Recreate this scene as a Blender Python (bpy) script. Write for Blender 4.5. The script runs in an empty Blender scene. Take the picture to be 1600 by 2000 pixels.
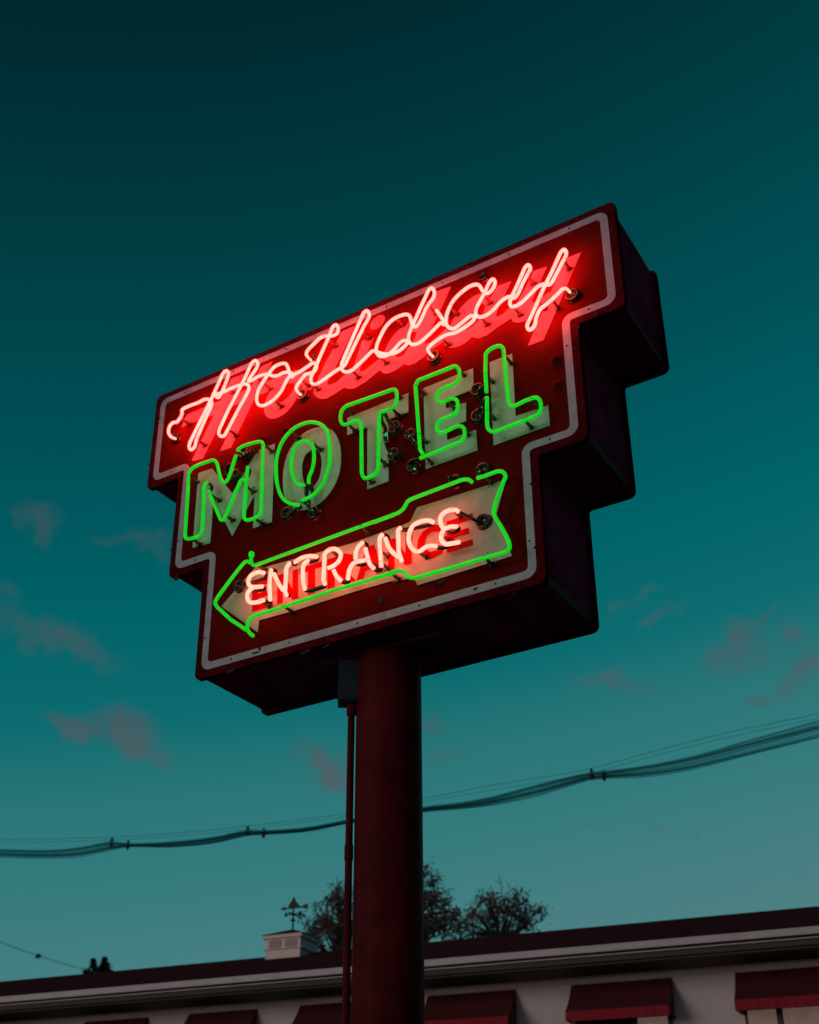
import bpy, bmesh, math, random
import numpy as np
from mathutils import Vector, Matrix, noise as mnoise

# ------------------------------------------------------------------ camera, world, sun, exposure
S = bpy.context.scene
COL = S.collection
random.seed(7)
FW = np.array([-0.46233139, 0.76084231, 0.45537749])
RT = np.array([0.85322325, 0.5215209, -0.00510186])
UP = np.array([0.24137059, -0.38617991, 0.89028384])
CAM = np.array([3.26276, -4.8091, 1.6])
FPX = 35.0 / 24.0 * 1600.0
SB = 4.44252          # height of the bottom edge of the sign above the ground
DEP = 0.66859         # depth of the sign cabinet

cd = bpy.data.cameras.new('camera'); cam = bpy.data.objects.new('camera', cd); COL.objects.link(cam)
m = Matrix([[RT[0], UP[0], -FW[0], CAM[0]], [RT[1], UP[1], -FW[1], CAM[1]], [RT[2], UP[2], -FW[2], CAM[2]], [0, 0, 0, 1]])
cam.matrix_world = m
cd.sensor_fit = 'HORIZONTAL'; cd.sensor_width = 24.0; cd.lens = 35.0
cd.shift_y = 200.0 / 1600.0
cd.clip_start = 0.05; cd.clip_end = 2000
cd.dof.use_dof = True; cd.dof.focus_distance = 6.15; cd.dof.aperture_fstop = 2.1
S.camera = cam
S.view_settings.view_transform = 'Standard'; S.view_settings.look = 'None'
S.view_settings.gamma = 1; S.view_settings.exposure = 0
S.cycles.max_bounces = 6

def lin(c):
    return tuple((x / 255 / 12.92 if x / 255 <= .04045 else ((x / 255 + .055) / 1.055) ** 2.4) for x in c)

# a pixel of the 1600 x 2000 photograph as a viewing direction, then onto a plane of the place
def ray(x, y): return FW + RT * (x - 800) / FPX - UP * (y - 1200) / FPX
def on_y(x, y, Y=0.0):
    d = ray(x, y); return CAM + d * ((Y - CAM[1]) / d[1])
def on_z(x, y, z):
    d = ray(x, y); return CAM + d * ((z - CAM[2]) / d[2])

W = bpy.data.worlds.new('World'); S.world = W; W.use_nodes = True
nt = W.node_tree; nt.nodes.clear()
def N(t, **k):
    n = nt.nodes.new(t)
    for a, b in k.items(): setattr(n, a, b)
    return n
def L(a, b): nt.links.new(a, b)
def M(op, a, b=None, c=None, clamp=False):
    n = N('ShaderNodeMath', operation=op); n.use_clamp = clamp
    for i, v in enumerate((a, b, c)):
        if v is None: continue
        if hasattr(v, 'links'): L(v, n.inputs[i])
        else: n.inputs[i].default_value = v
    return n.outputs[0]
def DOT(v, d):
    n = N('ShaderNodeVectorMath', operation='DOT_PRODUCT'); L(v, n.inputs[0]); n.inputs[1].default_value = tuple(d); return n.outputs['Value']
def MIX(f, a, b):
    n = N('ShaderNodeMix', data_type='RGBA')
    if hasattr(f, 'links'): L(f, n.inputs[0])
    else: n.inputs[0].default_value = f
    for i, v in ((6, a), (7, b)):
        if hasattr(v, 'links'): L(v, n.inputs[i])
        else: n.inputs[i].default_value = (*v, 1)
    return n.outputs[2]
def RAMP(f, stops, interp='EASE'):
    n = N('ShaderNodeValToRGB'); L(f, n.inputs[0]); r = n.color_ramp; r.interpolation = interp
    while len(r.elements) < len(stops): r.elements.new(.5)
    for e, (p, c) in zip(r.elements, stops):
        e.position = p; e.color = (*c, 1) if len(c) == 3 else c
    return n.outputs[0]
tc = N('ShaderNodeTexCoord'); DIR = tc.outputs['Generated']
# dusk gradient, by height above the horizon, leaning a little brighter to the right
hx = M('ADD', DOT(DIR, (0.0, 0.0, 1.0)), M('MULTIPLY', DOT(DIR, RT), -0.16))
SKY = [(0, (100, 130, 130)), (.20, (72, 127, 130)), (.27, (55, 123, 126)), (.34, (42, 118, 120)), (.40, (12, 108, 112)),
       (.49, (0, 97, 102)), (.59, (0, 81, 88)), (.71, (0, 62, 68)), (.81, (0, 43, 49)), (.90, (0, 29, 37))]
base = RAMP(hx, [(p, lin(c)) for p, c in SKY], 'LINEAR')
# clouds: soft tufts low in the sky, each a noise-torn patch at its own bearing and height
wn = N('ShaderNodeTexNoise'); L(DIR, wn.inputs['Vector']); wn.inputs['Scale'].default_value = 30; wn.inputs['Detail'].default_value = 5
wn.inputs['Roughness'].default_value = .6
off = N('ShaderNodeVectorMath', operation='SUBTRACT'); L(wn.outputs['Color'], off.inputs[0]); off.inputs[1].default_value = (.5, .5, .5)
sc = N('ShaderNodeVectorMath', operation='SCALE'); L(off.outputs[0], sc.inputs[0]); sc.inputs['Scale'].default_value = .042
wd = N('ShaderNodeVectorMath', operation='ADD'); L(DIR, wd.inputs[0]); L(sc.outputs[0], wd.inputs[1]); WD = wd.outputs[0]
CL = [(252,1425,40,30,20,.85),(200,1425,85,20,12,.6),(135,1412,38,16,0,.5),(295,1470,42,16,28,.7),(80,1232,75,24,10,.5),(165,1272,70,20,25,.35),
      (72,1010,34,24,30,.42),(85,1050,12,26,0,.28),(15,1160,26,20,0,.4),(265,1045,70,12,-4,.25),(305,1070,30,22,0,.3),
      (625,1495,50,26,20,.8),(660,1520,34,22,20,.65),(845,1425,34,14,0,.42),(880,1480,36,14,12,.3),
      (1200,1335,55,16,3,.6),(1415,1290,36,24,-20,.75),(1452,1225,28,26,10,.6),(1550,1232,20,14,0,.6),(1570,1305,44,22,-50,.85),(1495,1358,36,14,-12,.6),
      (1240,1165,50,9,-22,.35),(1300,1200,40,12,-30,.3),(1500,1195,30,6,-35,.35),(1140,1612,16,7,0,.3),(1296,1628,22,8,0,.2),(1358,1628,16,8,-10,.2),(1480,1270,50,40,0,.25)]
acc = None
for x, y, rx, ry, tilt, s in CL:
    c = ray(x, y); k = 1 / np.linalg.norm(c); c = c * k
    t = math.radians(tilt); a1 = RT * math.cos(t) - UP * math.sin(t); a2 = RT * math.sin(t) + UP * math.cos(t)
    a1 = a1 - c * (a1 @ c); a2 = a2 - c * (a2 @ c)
    u = M('MULTIPLY', M('SUBTRACT', DOT(WD, a1), float(a1 @ c)), FPX / (rx * k * .98))
    v = M('MULTIPLY', M('SUBTRACT', DOT(WD, a2), float(a2 @ c)), FPX / (ry * k * .98))
    r2 = M('ADD', M('MULTIPLY', u, u), M('MULTIPLY', v, v))
    g = M('MULTIPLY', M('EXPONENT', M('MULTIPLY', r2, -0.9)), s)
    acc = g if acc is None else M('ADD', acc, g)
fn = N('ShaderNodeTexNoise'); L(DIR, fn.inputs['Vector']); fn.inputs['Scale'].default_value = 60; fn.inputs['Detail'].default_value = 6
cm = M('MULTIPLY', acc, M('MAXIMUM', M('SUBTRACT', M('MULTIPLY', fn.outputs[0], 3.0), .62), 0.0))
front = M('GREATER_THAN', DOT(DIR, FW), 0.3)
cm = M('MAXIMUM', M('SUBTRACT', cm, .03), 0.0)
cm = M('MULTIPLY', M('DIVIDE', M('MULTIPLY', cm, 1.3), M('ADD', cm, .75)), front)
sky = MIX(M('MULTIPLY', cm, .68), base, MIX(cm, lin((74, 80, 94)), lin((100, 72, 84))))
# the afterglow of the sunset stands behind the camera
gl = M('MULTIPLY', M('SUBTRACT', DOT(DIR, (-0.38, -0.92, 0.0)), .22), 1.6, clamp=True)
# the unseen sky to the right is darkened to dim right-facing sides
side_dim = M('MULTIPLY', M('SUBTRACT', DOT(DIR, (1.0, 0.0, 0.0)), .15), 1.6, clamp=True)
sky = MIX(side_dim, sky, (.006, .020, .030))
glow = RAMP(DOT(DIR, (0, 0, 1)), [(0, (.30, .225, .22)), (.25, (.24, .205, .22)), (.7, (.085, .09, .105)), (1, (.03, .06, .07))])
fin = MIX(gl, sky, glow)
bg = N('ShaderNodeBackground'); L(fin, bg.inputs[0]); bg.inputs[1].default_value = 1.0
wo = N('ShaderNodeOutputWorld'); L(bg.outputs[0], wo.inputs[0])

sd = bpy.data.lights.new('sun', 'SUN'); sd.energy = .42; sd.angle = math.radians(25); sd.color = (1, .78, .70)
sun = bpy.data.objects.new('sun', sd); COL.objects.link(sun)
sun.rotation_euler = Vector((0.42, 0.90, -0.14)).to_track_quat('-Z', 'Y').to_euler()

# ------------------------------------------------------------------ helpers
def tag(o, label=None, cat=None, group=None, kind=None):
    if label: o['label'] = label
    if cat: o['category'] = cat
    if group: o['group'] = group
    if kind: o['kind'] = kind
    return o
def empty(name, loc=(0, 0, 0), parent=None):
    o = bpy.data.objects.new(name, None); COL.objects.link(o); o.location = loc; o.empty_display_size = .3
    if parent: o.parent = parent
    return o
def wloc(p):
    v = Vector((0, 0, 0))
    while p: v += p.location; p = p.parent
    return v
def obj(name, vf, mat, parent=None, smooth=False):
    """vf = (verts, faces) in place coordinates; becomes ONE mesh object."""
    v, f = vf
    off = wloc(parent)
    me = bpy.data.meshes.new(name); me.from_pydata([tuple(Vector(p) - off) for p in v], [], f)
    bm = bmesh.new(); bm.from_mesh(me); bmesh.ops.recalc_face_normals(bm, faces=bm.faces); bm.to_mesh(me); bm.free()
    if smooth:
        me.polygons.foreach_set('use_smooth', [True] * len(me.polygons))
    me.materials.append(mat)
    o = bpy.data.objects.new(name, me); COL.objects.link(o)
    if parent: o.parent = parent
    return o
def join(*parts):
    V, F = [], []
    for v, f in parts:
        n = len(V); V += [tuple(p) for p in v]; F += [tuple(i + n for i in q) for q in f]
    return V, F
def box(x0, x1, y0, y1, z0, z1):
    v = [(x, y, z) for x in (x0, x1) for y in (y0, y1) for z in (z0, z1)]
    return v, [(0, 1, 3, 2), (4, 6, 7, 5), (0, 4, 5, 1), (2, 3, 7, 6), (0, 2, 6, 4), (1, 5, 7, 3)]
def sweep(P, R, n=10, cap=True):
    P = [Vector(p) for p in P]; k = len(P)
    if not hasattr(R, '__len__'): R = [R] * k
    T = [(P[min(i + 1, k - 1)] - P[max(i - 1, 0)]).normalized() for i in range(k)]
    a = T[0].orthogonal().normalized(); V = []; F = []
    for i in range(k):
        a = (a - T[i] * a.dot(T[i])).normalized(); b = T[i].cross(a)
        for j in range(n):
            t = 2 * math.pi * j / n; V.append(P[i] + (a * math.cos(t) + b * math.sin(t)) * R[i])
    for i in range(k - 1):
        for j in range(n):
            F.append((i * n + j, i * n + (j + 1) % n, (i + 1) * n + (j + 1) % n, (i + 1) * n + j))
    if cap:
        V += [P[0] - T[0] * R[0] * .7, P[-1] + T[-1] * R[-1] * .7]
        for j in range(n):
            F.append(((j + 1) % n, j, k * n)); F.append(((k - 1) * n + j, (k - 1) * n + (j + 1) % n, k * n + 1))
    return V, F
def smoothpath(P, step=.012):
    """Catmull-Rom through the points, evenly resampled."""
    P = [np.array(p, float) for p in P]
    Q = [2 * P[0] - P[1]] + P + [2 * P[-1] - P[-2]]; out = []
    for i in range(1, len(Q) - 2):
        p0, p1, p2, p3 = Q[i - 1:i + 3]
        d = [max(np.linalg.norm(b - a), 1e-6) ** .5 for a, b in ((p0, p1), (p1, p2), (p2, p3))]
        t0 = 0; t1 = d[0]; t2 = t1 + d[1]; t3 = t2 + d[2]
        for t in np.linspace(t1, t2, 10, endpoint=False):
            A1 = (t1 - t) / (t1 - t0) * p0 + (t - t0) / (t1 - t0) * p1
            A2 = (t2 - t) / (t2 - t1) * p1 + (t - t1) / (t2 - t1) * p2
            A3 = (t3 - t) / (t3 - t2) * p2 + (t - t2) / (t3 - t2) * p3
            B1 = (t2 - t) / (t2 - t0) * A1 + (t - t0) / (t2 - t0) * A2
            B2 = (t3 - t) / (t3 - t1) * A2 + (t - t1) / (t3 - t1) * A3
            out.append((t2 - t) / (t2 - t1) * B1 + (t - t1) / (t2 - t1) * B2)
    out.append(P[-1]); out = np.array(out)
    s = np.concatenate([[0], np.cumsum(np.linalg.norm(np.diff(out, axis=0), axis=1))])
    n = max(2, int(s[-1] / step) + 1); u = np.linspace(0, s[-1], n)
    return np.stack([np.interp(u, s, out[:, i]) for i in range(3)], 1)

# materials
def mat(name, col, rough=.6, metal=0., emit=None, es=0., bump=0., bscale=20., var=0., vscale=6., dark=None, dscale=30., dthr=.62, dcol=(.01, .006, .005), spec=.5, coat=0., trans=0., coord='Object'):
    global nt
    mt = bpy.data.materials.new(name); mt.use_nodes = True; nt = mt.node_tree
    b = nt.nodes['Principled BSDF']; tcn = N('ShaderNodeTexCoord'); P = tcn.outputs[coord]
    c = None
    def noise(s, d=5, r=.6):
        n = N('ShaderNodeTexNoise'); L(P, n.inputs['Vector']); n.inputs['Scale'].default_value = s; n.inputs['Detail'].default_value = d; n.inputs['Roughness'].default_value = r
        return n.outputs[0]
    if var:
        f = M('MULTIPLY', M('SUBTRACT', noise(vscale), .35), 3.2, clamp=True)
        c = MIX(f, tuple(x * (1 - var) for x in col), tuple(min(1, x * (1 + var)) for x in col))
    if dark:
        f = M('MULTIPLY', M('SUBTRACT', noise(dscale, 6, .65), dthr), 18, clamp=True)
        f = M('MULTIPLY', f, dark)
        c = MIX(f, c if c is not None else col, dcol)
        L(M('ADD', M('MULTIPLY', f, .35), rough, clamp=True), b.inputs['Roughness'])
    else: b.inputs['Roughness'].default_value = rough
    if c is not None: L(c, b.inputs['Base Color'])
    else: b.inputs['Base Color'].default_value = (*col, 1)
    b.inputs['Metallic'].default_value = metal
    b.inputs['Specular IOR Level'].default_value = spec
    b.inputs['Coat Weight'].default_value = coat; b.inputs['Coat Roughness'].default_value = .12
    b.inputs['Transmission Weight'].default_value = trans
    if bump:
        bn = N('ShaderNodeBump'); L(noise(bscale, 4), bn.inputs['Height']); bn.inputs['Strength'].default_value = bump; bn.inputs['Distance'].default_value = .02
        L(bn.outputs[0], b.inputs['Normal'])
    if emit:
        f = noise(14, 3); g = M('ADD', M('MULTIPLY', f, .5), .75)
        b.inputs['Emission Color'].default_value = (*emit, 1)
        L(M('MULTIPLY', g, es), b.inputs['Emission Strength'])
    return mt
M_red = mat('red_sign_paint', (.125, .0085, .0050), .5, bump=.25, bscale=3.5, var=.12, vscale=5, dark=.9, dscale=24, dthr=.675, spec=.0)
M_flange = mat('rusty_red_paint', (.085, .006, .011), .5, bump=.3, bscale=9, var=.3, vscale=9, dark=1., dscale=17, dthr=.60, dcol=(.016, .007, .006), spec=.0)
M_side = mat('purple_brown_paint', (.26, .045, .11), .6, spec=0, bump=.2, bscale=3, var=.3, vscale=4, dark=.8, dscale=18, dthr=.66)
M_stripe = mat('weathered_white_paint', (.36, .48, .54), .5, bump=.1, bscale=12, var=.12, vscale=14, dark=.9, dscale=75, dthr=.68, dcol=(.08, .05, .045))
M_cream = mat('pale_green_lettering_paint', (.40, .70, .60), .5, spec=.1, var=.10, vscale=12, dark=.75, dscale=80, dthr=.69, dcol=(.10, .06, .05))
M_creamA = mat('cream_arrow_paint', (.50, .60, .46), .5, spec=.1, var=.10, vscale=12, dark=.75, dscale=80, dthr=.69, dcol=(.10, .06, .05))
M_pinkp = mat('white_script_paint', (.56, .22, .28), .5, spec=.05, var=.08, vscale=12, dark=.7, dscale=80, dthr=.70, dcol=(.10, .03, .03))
M_redl = mat('red_lettering_paint', (.42, .006, .006), .6, spec=0, var=.12, vscale=20, dark=.6, dscale=60, dthr=.68)
M_pole = mat('maroon_pole_paint', (.105, .009, .013), .45, bump=.2, bscale=8, var=.35, vscale=3, dark=.6, dscale=30, dthr=.655, dcol=(.16, .06, .07), spec=.03)
M_neon = mat('lit_red_neon_glass', (.3, .1, .1), .2, emit=(1, .0218, .0178), es=33, coat=.5)
M_neonE = mat('lit_white_red_neon_glass', (.3, .1, .1), .2, emit=(1, .075, .055), es=9.5, coat=.5)
M_tip = mat('lit_amber_neon_tip', (.3, .1, .1), .2, emit=(1, .16, .05), es=6, coat=.5)
M_green = mat('lit_green_neon_glass', (.02, .12, .02), .25, emit=(.001, 1, .018), es=.58, coat=.0)
M_black = mat('black_blockout_paint', (.006, .006, .005), .25, spec=.3, coat=.25)
M_glint = mat('glinting_blockout_paint', (.006, .006, .005), .25, spec=.3, coat=.25)
nt = M_glint.node_tree; _t = N('ShaderNodeTexCoord'); _n = N('ShaderNodeTexNoise'); L(_t.outputs['Object'], _n.inputs['Vector']); _n.inputs['Scale'].default_value = 42; _n.inputs['Detail'].default_value = 3
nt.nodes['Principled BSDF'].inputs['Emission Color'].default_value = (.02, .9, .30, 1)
L(M('MULTIPLY', M('GREATER_THAN', _n.outputs[0], .66), .7), nt.nodes['Principled BSDF'].inputs['Emission Strength'])  # green glints on the black tubes, painted in as glowing specks
M_hous = mat('black_glass_housing', (.012, .010, .010), .18, bump=.3, bscale=60, coat=.8)
M_post = mat('grimy_glass_support', (.16, .12, .10), .25, trans=.35, var=.5, vscale=60, coat=.4)
M_wire = mat('tarnished_steel_wire', (.05, .04, .035), .5, metal=.6)
M_steel = mat('galvanised_box_paint', (.030, .050, .075), .6, spec=.1, var=.2, vscale=8, bump=.1)
M_dark = mat('dark_steel', (.012, .010, .010), .6)

# ------------------------------------------------------------------ ground
gz = mat('asphalt', (.045, .045, .047), .9, bump=.5, bscale=60, var=.3, vscale=2)
g = obj('ground', ([(-400, -400, 0), (400, -400, 0), (400, 600, 0), (-400, 600, 0)], [(0, 1, 2, 3)]), gz); tag(g, kind='structure')

# ------------------------------------------------------------------ motel sign
sign = empty('motel_sign', (0, DEP / 2, 0))
tag(sign, 'stepped dark red motel sign with lit red and green neon lettering on one round pole', 'sign')
W1, W2, W3, Z1, Z2, Z3 = 1.701, 1.424, 1.138, .763, 1.516, 2.284
OUT = [(-W3, 0), (W3, 0), (W3, Z1), (W2, Z1), (W2, Z2), (W1, Z2), (W1, Z3), (-W1, Z3), (-W1, Z2), (-W2, Z2), (-W2, Z1), (-W3, Z1)]
OUT = [(x, z + SB) for x, z in OUT]
def inset_round(P, d, rc, rv, seg=6):
    """inset an axis-aligned outline by d and round its convex (rc) and re-entrant (rv) corners"""
    n = len(P); Q = []; R = []
    for i in range(n):
        a, b, c = (np.array(P[(i + k) % n], float) for k in (-1, 0, 1))
        e1 = (b - a) / np.linalg.norm(b - a); e2 = (c - b) / np.linalg.norm(c - b)
        n1 = np.array([-e1[1], e1[0]]); n2 = np.array([-e2[1], e2[0]])
        q = b + (n1 + n2) * d; r = rc if e1[0] * e2[1] - e1[1] * e2[0] > 0 else rv
        p0 = q - e1 * r; p1 = q + e2 * r; cc = q - e1 * r + e2 * r
        for k in range(seg + 1):
            t = math.pi / 2 * k / seg
            R.append(tuple(cc + (p0 - cc) * math.cos(t) + (p1 - cc) * math.sin(t)))
    return R
def loft(rings, y_list, capf=True, capb=True):
    n = len(rings[0]); V = []; F = []
    for r, y in zip(rings, y_list): V += [(x, y, z) for x, z in r]
    for i in range(len(rings) - 1):
        for j in range(n): F.append((i * n + j, i * n + (j + 1) % n, (i + 1) * n + (j + 1) % n, (i + 1) * n + j))
    if capf: F.append(tuple(range(n)))
    if capb: F.append(tuple(range((len(rings) - 1) * n, len(rings) * n)))
    return V, F
rings = [inset_round(OUT, .006, .036, .020), inset_round(OUT, .0015, .040, .018), inset_round(OUT, 0, .042, .017), inset_round(OUT, 0, .042, .017)]
face = obj('face_panel', loft(rings, [0, .0015, .005, .034]), M_flange, sign)
# the field inside the stripe is a separate glossy sheet let into the front
field = obj('painted_field', loft([inset_round(OUT, .070, .04, .05)], [-.0004], capb=False), M_red, face)
r1 = inset_round(OUT, .048, .062, .022); r2 = inset_round(OUT, .094, .030, .062); n = len(r1)
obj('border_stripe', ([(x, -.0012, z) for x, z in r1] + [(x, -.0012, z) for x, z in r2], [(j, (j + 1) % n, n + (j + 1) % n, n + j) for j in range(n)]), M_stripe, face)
rings = [inset_round(OUT, 0, .042, .017), inset_round(OUT, 0, .042, .017), inset_round(OUT, .006, .036, .020)]
obj('back_panel', loft(rings, [DEP - .034, DEP - .005, DEP]), M_flange, sign)
cab = obj('cabinet', loft([inset_round(OUT, .026, .004, .004, 2)] * 2, [.030, DEP - .030]), M_side, sign)
# corner angle strips along the lower edge of each right-hand side panel
for x, z in ((W3, 0), (W2, Z1), (W1, Z2)):
    obj('corner_angle', box(x - .030, x - .020, .036, DEP - .036, SB + z + .024, SB + z + .066), M_pole, cab)
    obj('corner_angle', box(x - .027, x - .0215, .037, DEP - .037, SB + z + .066, SB + z + .074), M_dark, cab)
# bolts along the stripe and the flange
bolts = []
def disc(p, r, h, n=10, dirv=(0, -1, 0)):
    P = Vector(p); return sweep([P, P + Vector(dirv) * h], [r, r * .7], n)
def seg_pts(a, b, k):
    return [(a[0] + (b[0] - a[0]) * (i + .5) / k, a[1] + (b[1] - a[1]) * (i + .5) / k) for i in range(k)]
mid = inset_round(OUT, .071, 0, 0, 1)[::2]
fl = inset_round(OUT, .024, 0, 0, 1)[::2]
for loop, kk, sz in ((mid, .42, .0065), (fl, .36, .0085)):
    for i in range(len(loop)):
        a, b = loop[i], loop[(i + 1) % len(loop)]; ln = math.dist(a, b); k = max(1, round(ln / kk))
        for p in seg_pts(a, b, k):
            bolts.append((p[0] + random.uniform(-.03, .03) * (ln > .4), p[1], sz))
for x, z, sz in bolts[:95]:
    obj('bolt', disc((x, -.001, z), sz, .004, 8), M_wire, face)

def px(crop, pts):
    ox, oy, s = crop; return [(ox + a * s, oy + b * s) for a, b in pts]
R1c = (280, 740, .12); H1 = (340, 680, .125); H2 = (480, 660, .125); H3 = (570, 600, .1125); H4 = (660, 580, .125); H5 = (780, 530, .125); H6 = (920, 460, .15)
Dc = (340, 820, .225); Ec = (640, 640, .3); Fc = (380, 1000, .25); Gc = (700, 900, .225); I = (0, 0, 1)
def flat(pts, y, hole=None, closed=True):
    V = [on_y(x, yy, 0.0) for x, yy in pts]; V = [(p[0], y, p[2]) for p in V]
    if hole is None: return V, [tuple(range(len(V)))]
    def res(Q, n=48):
        Q = smoothpath(Q + [Q[0]], .01); s = np.linspace(0, len(Q) - 1, n, endpoint=False); return [tuple(Q[int(i)]) for i in s]
    H = [on_y(x, yy, 0.0) for x, yy in hole]; H = [(p[0], y, p[2]) for p in H]
    A = res([np.array(v) for v in V]); B = res([np.array(v) for v in H])
    # start both loops at the same bearing
    ca = np.mean(B, axis=0)
    def order(Q):
        an = [math.atan2(q[2] - ca[2], q[0] - ca[0]) for q in Q]
        Q2 = [Q[i] for i in range(len(Q))]
        if sum((an[(i + 1) % len(an)] - an[i] + math.pi) % (2 * math.pi) - math.pi for i in range(len(an))) < 0: Q2.reverse(); an.reverse()
        k = int(np.argmin(np.abs(np.array(an)))); return Q2[k:] + Q2[:k]
    A = order(A); B = order(B); n = len(A)
    return A + B, [(j, (j + 1) % n, n + (j + 1) % n, n + j) for j in range(n)]
def curvy(pts, step=.02):
    V = [on_y(x, y, 0.) for x, y in pts]; return V
layer = [0.0014]
def paint(name, crop, pts, mt, hole=None, smooth=False, holecrop=None):
    layer[0] += .00025
    P = px(crop, pts); Hh = px(holecrop or crop, hole) if hole else None
    if smooth and hole is None:
        Q = smoothpath([np.array(on_y(x, y)) for x, y in P] + [np.array(on_y(*P[0]))], .02)[:-1]
        vf = ([(q[0], -layer[0], q[2]) for q in Q], [tuple(range(len(Q)))])
    else: vf = flat(P, -layer[0], Hh)
    return vf
script = [
 paint('', H1, [(900,480),(1110,398),(450,1730),(275,1765)], 0),
 paint('', H1, [(1365,290),(1540,210),(890,1555),(720,1610)], 0),
 paint('', H1, [(120,1240),(190,1060),(225,1035),(1250,600),(1180,800),(930,900),(640,1035),(220,1195)], 0),
 paint('', H2, [(150,790),(330,680),(640,570),(800,505),(900,520),(960,620),(800,700),(620,720),(370,840),(130,920)], 0),
 paint('', H2, [(290,1130),(315,990),(400,820),(520,680),(650,580),(790,505),(860,540),(880,640),(860,760),(800,940),(690,1110),(560,1220),(430,1265),(330,1230)], 0,
       hole=[(770,720),(720,690),(640,730),(530,850),(475,960),(490,1010),(560,1010),(680,910),(750,810)]),
 paint('', H2, [(800,505),(1000,560),(1080,720),(1020,820),(900,800),(860,700)], 0),
 paint('', H3, [(870,430),(1100,330),(760,1060),(640,1260),(615,1330),(650,1360),(780,1310),(920,1180),(1030,1120),(1010,1330),(910,1400),(760,1500),(620,1585),(520,1600),(440,1570),(390,1500),(400,1400),(470,1220),(600,950),(740,700),(800,580)], 0),
 paint('', H3, [(1230,590),(1440,530),(1230,980),(1185,1090),(1200,1130),(1290,1090),(1530,900),(1640,960),(1540,1090),(1300,1290),(1100,1410),(1000,1425),(910,1400),(960,1220),(1050,1120)], 0),
 paint('', H4, [(505,470),(520,410),(580,335),(650,290),(715,290),(740,325),(725,395),(665,470),(585,512),(530,508)], 0, smooth=True),
 paint('', H4, [(665,1140),(690,1020),(740,850),(850,640),(1010,480),(1150,400),(1240,420),(1300,560),(1280,760),(1180,940),(1040,1050),(900,1150),(780,1200),(700,1185)], 0,
       hole=[(1238,570),(1190,545),(1120,600),(1000,720),(930,840),(905,920),(950,945),(1040,910),(1140,800),(1215,680)]),
 paint('', H5, [(590,320),(820,235),(560,800),(440,1020),(405,1110),(420,1140),(500,1110),(740,900),(820,960),(700,1100),(480,1250),(400,1330),(250,1440),(150,1475),(85,1450),(60,1400),(110,1250),(220,1110),(275,980),(300,900),(450,600)], 0),
 paint('', H5, [(705,1130),(740,1020),(830,800),(950,600),(1110,440),(1290,350),(1400,400),(1450,560),(1400,760),(1260,920),(1140,1030),(1010,1140),(870,1195),(760,1195)], 0,
       hole=[(1355,540),(1300,512),(1220,570),(1120,700),(1040,840),(1020,910),(1080,915),(1200,820),(1310,680)]),
 paint('', H6, [(350,665),(530,600),(420,830),(345,990),(330,1050),(350,1065),(420,1030),(560,900),(600,1000),(530,1085),(350,1200),(200,1310),(100,1345),(30,1330),(5,1290),(40,1180),(150,1060),(195,960),(205,900),(240,850)], 0),
 paint('', H6, [(825,465),(995,410),(850,740),(800,850),(812,880),(880,850),(1000,760),(1100,720),(1120,900),(1000,900),(800,1000),(730,1110),(620,1142),(550,1130),(535,1080),(560,960),(700,720)], 0),
 paint('', H6, [(1235,305),(1440,225),(950,1370),(745,1445)], 0),
]
groups = [[0, 1, 2], [3, 4, 5], [6], [7, 8], [9, 10], [11, 12], [13, 14]]
for gidx in groups:
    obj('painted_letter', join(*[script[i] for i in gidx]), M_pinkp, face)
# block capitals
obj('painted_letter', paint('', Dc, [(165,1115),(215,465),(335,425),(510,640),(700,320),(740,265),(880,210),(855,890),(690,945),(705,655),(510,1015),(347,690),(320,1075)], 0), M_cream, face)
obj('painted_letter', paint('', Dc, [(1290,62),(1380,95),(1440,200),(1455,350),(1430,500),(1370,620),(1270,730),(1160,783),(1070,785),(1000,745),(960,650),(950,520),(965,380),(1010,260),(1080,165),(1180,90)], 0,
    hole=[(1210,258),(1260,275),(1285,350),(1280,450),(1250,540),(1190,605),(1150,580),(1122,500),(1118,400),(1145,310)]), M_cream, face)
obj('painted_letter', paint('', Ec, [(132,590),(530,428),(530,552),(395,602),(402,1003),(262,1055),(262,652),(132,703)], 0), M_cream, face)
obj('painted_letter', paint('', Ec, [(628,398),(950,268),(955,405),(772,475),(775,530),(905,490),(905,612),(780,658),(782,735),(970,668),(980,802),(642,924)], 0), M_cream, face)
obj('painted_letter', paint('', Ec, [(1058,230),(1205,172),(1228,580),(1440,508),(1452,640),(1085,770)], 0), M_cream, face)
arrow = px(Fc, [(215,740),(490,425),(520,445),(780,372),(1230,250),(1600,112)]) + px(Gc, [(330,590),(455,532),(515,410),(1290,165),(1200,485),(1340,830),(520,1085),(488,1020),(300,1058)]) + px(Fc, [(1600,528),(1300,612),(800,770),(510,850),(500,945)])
parrow = obj('painted_arrow', paint('', I, arrow, 0), M_creamA, face)
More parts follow.
